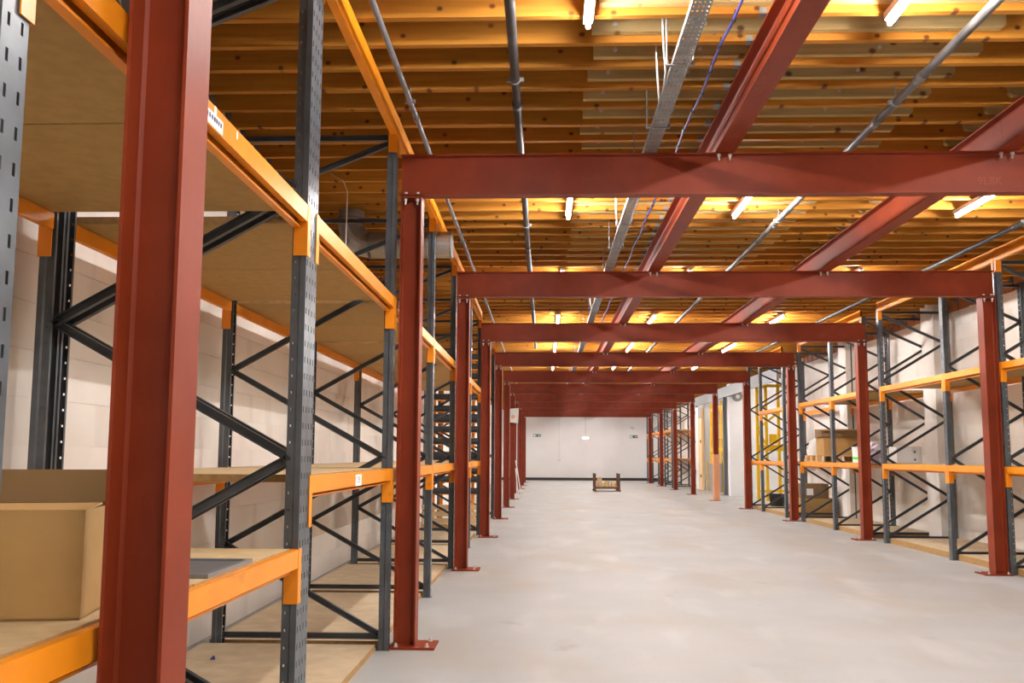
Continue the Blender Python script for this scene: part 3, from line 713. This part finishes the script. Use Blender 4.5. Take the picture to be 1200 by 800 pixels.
# ------------------------------------------------------------------ goods lift and its surroundings
def lift(label, loc, axis, ln, ht, posts, beams, diags, mesh_rect, panels=()):
    t = thing('goods_lift', label, 'lift', loc, 'yellow lift frames')
    P = (lambda a, z: (0, a, z)) if axis == 'y' else (lambda a, z: (a, 0, z))
    sd = (1, 0, 0) if axis == 'y' else (0, 1, 0)
    for a in posts: MB().bar(P(a, 0), P(a, ht), 0.085, 0.08, sd).build('post', 'yellow_paint', t)
    for z, h in beams: MB().bar(P(0, z), P(ln, z), h * 0.75, 0.06, sd).build('rail', 'yellow_paint', t)
    for (a, z, b, z2) in diags: MB().bar(P(a, z), P(b, z2), 0.07, 0.04, sd).build('diagonal', 'yellow_paint', t)
    for (a, b, z0, z1) in mesh_rect:
        q = MB(); n = int((b - a) / 0.06)
        for i in range(n + 1): q.bar(P(a + (b - a) * i / n, z0), P(a + (b - a) * i / n, z1), 0.006, 0.006, sd)
        n = int((z1 - z0) / 0.06)
        for i in range(n + 1): q.bar(P(a, z0 + (z1 - z0) * i / n), P(b, z0 + (z1 - z0) * i / n), 0.006, 0.006, sd)
        stuff(q.build('wire_mesh', 'yellow_paint', t))
    for (a, b, z0, z1) in panels: MB().bar(P((a + b) / 2, z0), P((a + b) / 2, z1), b - a, 0.02, sd).build('panel', 'yellow_paint', t)
    return t
lift('yellow steel lift cage seen between white pier and pale timber door', (6.75, 32.3, 0), 'y', 4.4, 3.45, (0.05, 2.1, 3.35, 4.3), ((3.20, 0.22), (1.62, 0.20), (2.55, 0.06), (2.05, 0.06)), ((0.1, 2.4, 2.1, 3.15), (0.1, 1.75, 2.1, 2.5), (0.1, 0.8, 0.9, 1.5)), ((2.2, 4.3, 1.1, 3.1),))
lift('yellow steel lift frame seen through the right rack', (6.62, 28.2, 0), 'x', 2.4, 3.7, (0.0, 0.28, 0.66, 2.3), ((3.55, 0.12), (1.62, 0.26), (0.30, 0.09)), ((0.0, 2.2, 0.7, 2.75), (0.0, 3.3, 0.3, 3.6), (0.28, 1.7, 0.0, 2.2)), (), ((0.36, 0.60, 1.75, 2.05),))
# roller shutter at the foot of the cage
t = thing('roller_shutter', 'grey slatted roller shutter at the foot of the yellow cage', 'shutter', (6.62, 34.2, 0))
slat = MB().prism([(0.0, 0), (0.018, 0.012), (0.018, 0.055), (0, 0.068), (0.03, 0.068), (0.03, 0)], 'y', 0, 2.45).mesh('slat', 'shutter_grey')
for k in range(15): put('slat', slat, t, (-0.03, 0, 0.02 + k * 0.07))
MB().box(-0.04, -0.06, 0, 0.05, 0.0, 1.1).build('guide_rail', 'shutter_grey', t); MB().box(-0.04, 2.45, 0, 0.05, 2.51, 1.1).build('guide_rail', 'yellow_paint', t)
# machine box with warning signs
t = thing('lift_machine', 'black machine cabinet with yellow warning triangles inside the lift', 'machine', (6.86, 32.45, 0))
MB().box(0, 0, 0, 0.6, 1.2, 0.62).build('cabinet', 'black_plastic', t); MB().box(0.05, 0.2, 0.62, 0.6, 1.2, 1.25).build('upper_cover', 'white_paint', t)
for z in (0.66, 1.0):
    MB().prism([(0.25, z), (0.65, z), (0.65, z + 0.3), (0.25, z + 0.3)], 'x', -0.012, 0.048).build('warning_sign', 'warning_yellow', t)
    MB().prism([(0.38, z + 0.08), (0.52, z + 0.08), (0.45, z + 0.2)], 'x', -0.016, -0.012).build('warning_triangle', 'ink', t)
t = thing('steel_post', 'grey steel post with base plate beside the white pier', 'post', (6.40, 32.1, 0))
q = MB(); ngon_i(q, i_profile(0.14, 0.14, 0.01, 0.008), lambda u, v, tt: (u, v, 0.016 + tt * 3.43)); q.build('shaft', 'steel_grey', t)
MB().box(-0.2, -0.16, 0, 0.2, 0.16, 0.016).build('base_plate', 'steel_grey', t)
# pale timber door frame with door
t = thing('timber_door', 'pale timber door leaf standing open beyond the yellow cage', 'door', (6.42, 36.95, 0))
MB().box(0, 0, 0, 0.05, 0.82, 2.9).build('leaf', 'pale_timber', t); MB().box(-0.02, -0.12, 0, 0.08, 0.0, 3.3).build('jamb', 'pale_timber', t)
for z in (0.5, 1.9): MB().box(-0.03, 0.18, z, 0.0, 0.26, z + 0.12).build('latch', 'black_plastic', t)
# small fan unit on the pier
t = thing('wall_fan', 'small grey fan unit mounted high on the white pier', 'fan', (6.70, 31.36, 3.42))
MB().disc((0, 0, 0), 0.17, 'y', 0.14, 20).build('housing', 'steel_grey', t); MB().disc((0, -0.075, 0), 0.07, 'y', 0.03, 14).build('hub', 'lamp_grey', t)
MB().box(-0.05, 0.06, -0.05, 0.05, 0.14, 0.24).build('bracket', 'black_plastic', t)
# timber guard on a right column
o = MB(); o.box(-0.083, -0.095, 0.02, 0.083, -0.078, 1.42); o.box(-0.095, -0.095, 0.02, -0.083, 0.08, 1.42)
o = o.build('column_guard', 'guard_timber', None, ((XR0 + XR1) / 2, YC[6] + 0.0765, 0))
tag(o, 'orange-tan timber guard boards covering the lower half of a right column', 'guard')

# ------------------------------------------------------------------ far end
t = thing('post_stillage', 'rusty brown post stillage standing on the open floor near end wall', 'stillage', (1.93, 34.72, 0))
for x in (0.03, 0.95):
    for y in (0.03, 0.95):
        MB().box(x - 0.035, y - 0.035, 0, x + 0.035, y + 0.035, 0.68).build('post', 'rust_brown', t); MB().box(x - 0.06, y - 0.06, 0, x + 0.06, y + 0.06, 0.05).build('foot', 'rust_brown', t)
for y in (0.03, 0.95): MB().box(0.03, y - 0.025, 0.10, 0.95, y + 0.025, 0.17).build('rail', 'rust_brown', t)
for x in (0.03, 0.95):
    MB().box(x - 0.025, 0.03, 0.10, x + 0.025, 0.95, 0.17).build('rail', 'rust_brown', t)
MB().box(0.05, 0.05, 0.14, 0.93, 0.93, 0.155).build('deck', 'rust_brown', t)
for i, (x, y, a, b, h) in enumerate(((0.22, 0.40, 0.115, 0.26, 0.33), (0.49, 0.42, 0.125, 0.28, 0.22), (0.76, 0.42, 0.115, 0.27, 0.20))):
    blob('paper_sack', 'crumpled tan paper sack in the stillage, %s' % ('left, highest', 'middle', 'right')[i], 'sack', (1.93 + x, 34.72 + y, 0.156), a, b, h, 'crumpled_paper', 20 + i)['group'] = 'sacks in the stillage'
def exit_sign(label, x, z):
    t = thing('exit_sign', label, 'sign', (x, Y_BACK - 0.012, z), 'exit signs')
    MB().box(-0.21, -0.014, -0.075, 0.21, 0, 0.075).build('panel', 'sign_green', t)
    q = MB(); q.box(-0.185, -0.0155, -0.055, -0.10, -0.0138, 0.055); q.build('doorway', 'paper', t)
    q = MB(); q.disc((-0.055, -0.015, 0.045), 0.014, 'y', 0.003, 10); q.bar((-0.06, -0.015, 0.03), (-0.075, -0.015, -0.015), 0.02, 0.003); q.bar((-0.075, -0.015, -0.015), (-0.045, -0.015, -0.055), 0.013, 0.003); q.bar((-0.075, -0.015, -0.015), (-0.105, -0.015, -0.05), 0.013, 0.003); q.bar((-0.06, -0.015, 0.025), (-0.03, -0.015, 0.0), 0.01, 0.003)
    q.build('running_figure', 'paper', t)
    q = MB(); q.bar((0.03, -0.015, 0), (0.16, -0.015, 0), 0.022, 0.003); q.bar((0.16, -0.015, 0), (0.115, -0.015, 0.045), 0.02, 0.003); q.bar((0.16, -0.015, 0), (0.115, -0.015, -0.045), 0.02, 0.003)
    q.build('arrow', 'paper', t)
exit_sign('green exit sign on the left of the white end wall', -0.38, 2.46); exit_sign('green exit sign on the right of the white end wall', 4.96, 2.41)
t = thing('wall_conduit', 'thin vertical conduit with socket on the white end wall', 'conduit', (0.84, Y_BACK - 0.012, 0))
MB().box(-0.02, -0.03, 1.15, 0.02, 0, 3.9).build('trunking', 'lamp_grey', t); MB().box(-0.09, -0.05, 1.03, 0.09, 0, 1.16).build('socket_box', 'lamp_grey', t)
t = thing('pendant_light', 'bright pendant strip light hanging before the white end wall', 'light', (2.19, 47.6, 0))
MB().tube([(0, 0, 2.36), (0, 0, ZD)], 0.008, 6).build('rod', 'steel_grey', t); MB().box(-0.19, -0.06, 2.31, 0.19, 0.06, 2.36).build('housing', 'white_paint', t)
MB().box(-0.15, -0.055, 2.25, 0.15, 0.055, 2.31).build('diffuser', 'pendant_glow', t)
t = thing('security_camera', 'small grey security camera high on the right of end wall', 'camera', (4.88, Y_BACK - 0.012, 2.90))
MB().box(-0.05, -0.06, -0.05, 0.05, 0, 0.06).build('bracket', 'lamp_grey', t); MB().tube([(-0.10, -0.10, 0.02), (0.10, -0.16, -0.04)], 0.05, 10).build('housing', 'lamp_grey', t)
# heater box and leaning boards by the far left columns
t = thing('heater_box', 'pale grey box heater fixed high on a far left column', 'heater', (-0.93, YC[6] - 0.03, 2.38))
MB().prism([(-0.12, 0), (0.12, -0.02), (0.14, 0.44), (-0.12, 0.42)], 'y', -0.14, 0.022).build('casing', 'lamp_grey', t); MB().disc((-0.03, -0.145, 0.17), 0.06, 'y', 0.02, 14).build('dial', 'guard_timber', t)
MB().tube([(0.09, 0.04, 0.0), (0.085, 0.04, -2.36)], 0.012, 8).build('cable', 'white_cable', t)
for i, (xb, xt, y, z) in enumerate(((-0.69, -0.885, 28.42, 1.20), (-0.80, -0.895, 28.68, 0.95))):
    o = MB().bar((xb, y, 0.006), (xt, y, z), 0.03, 0.12).build('leaning_board', 'white_paint')
    tag(o, ('longer', 'shorter')[i] + ' white board leaning against the far left column', 'board', 'white leaning boards')
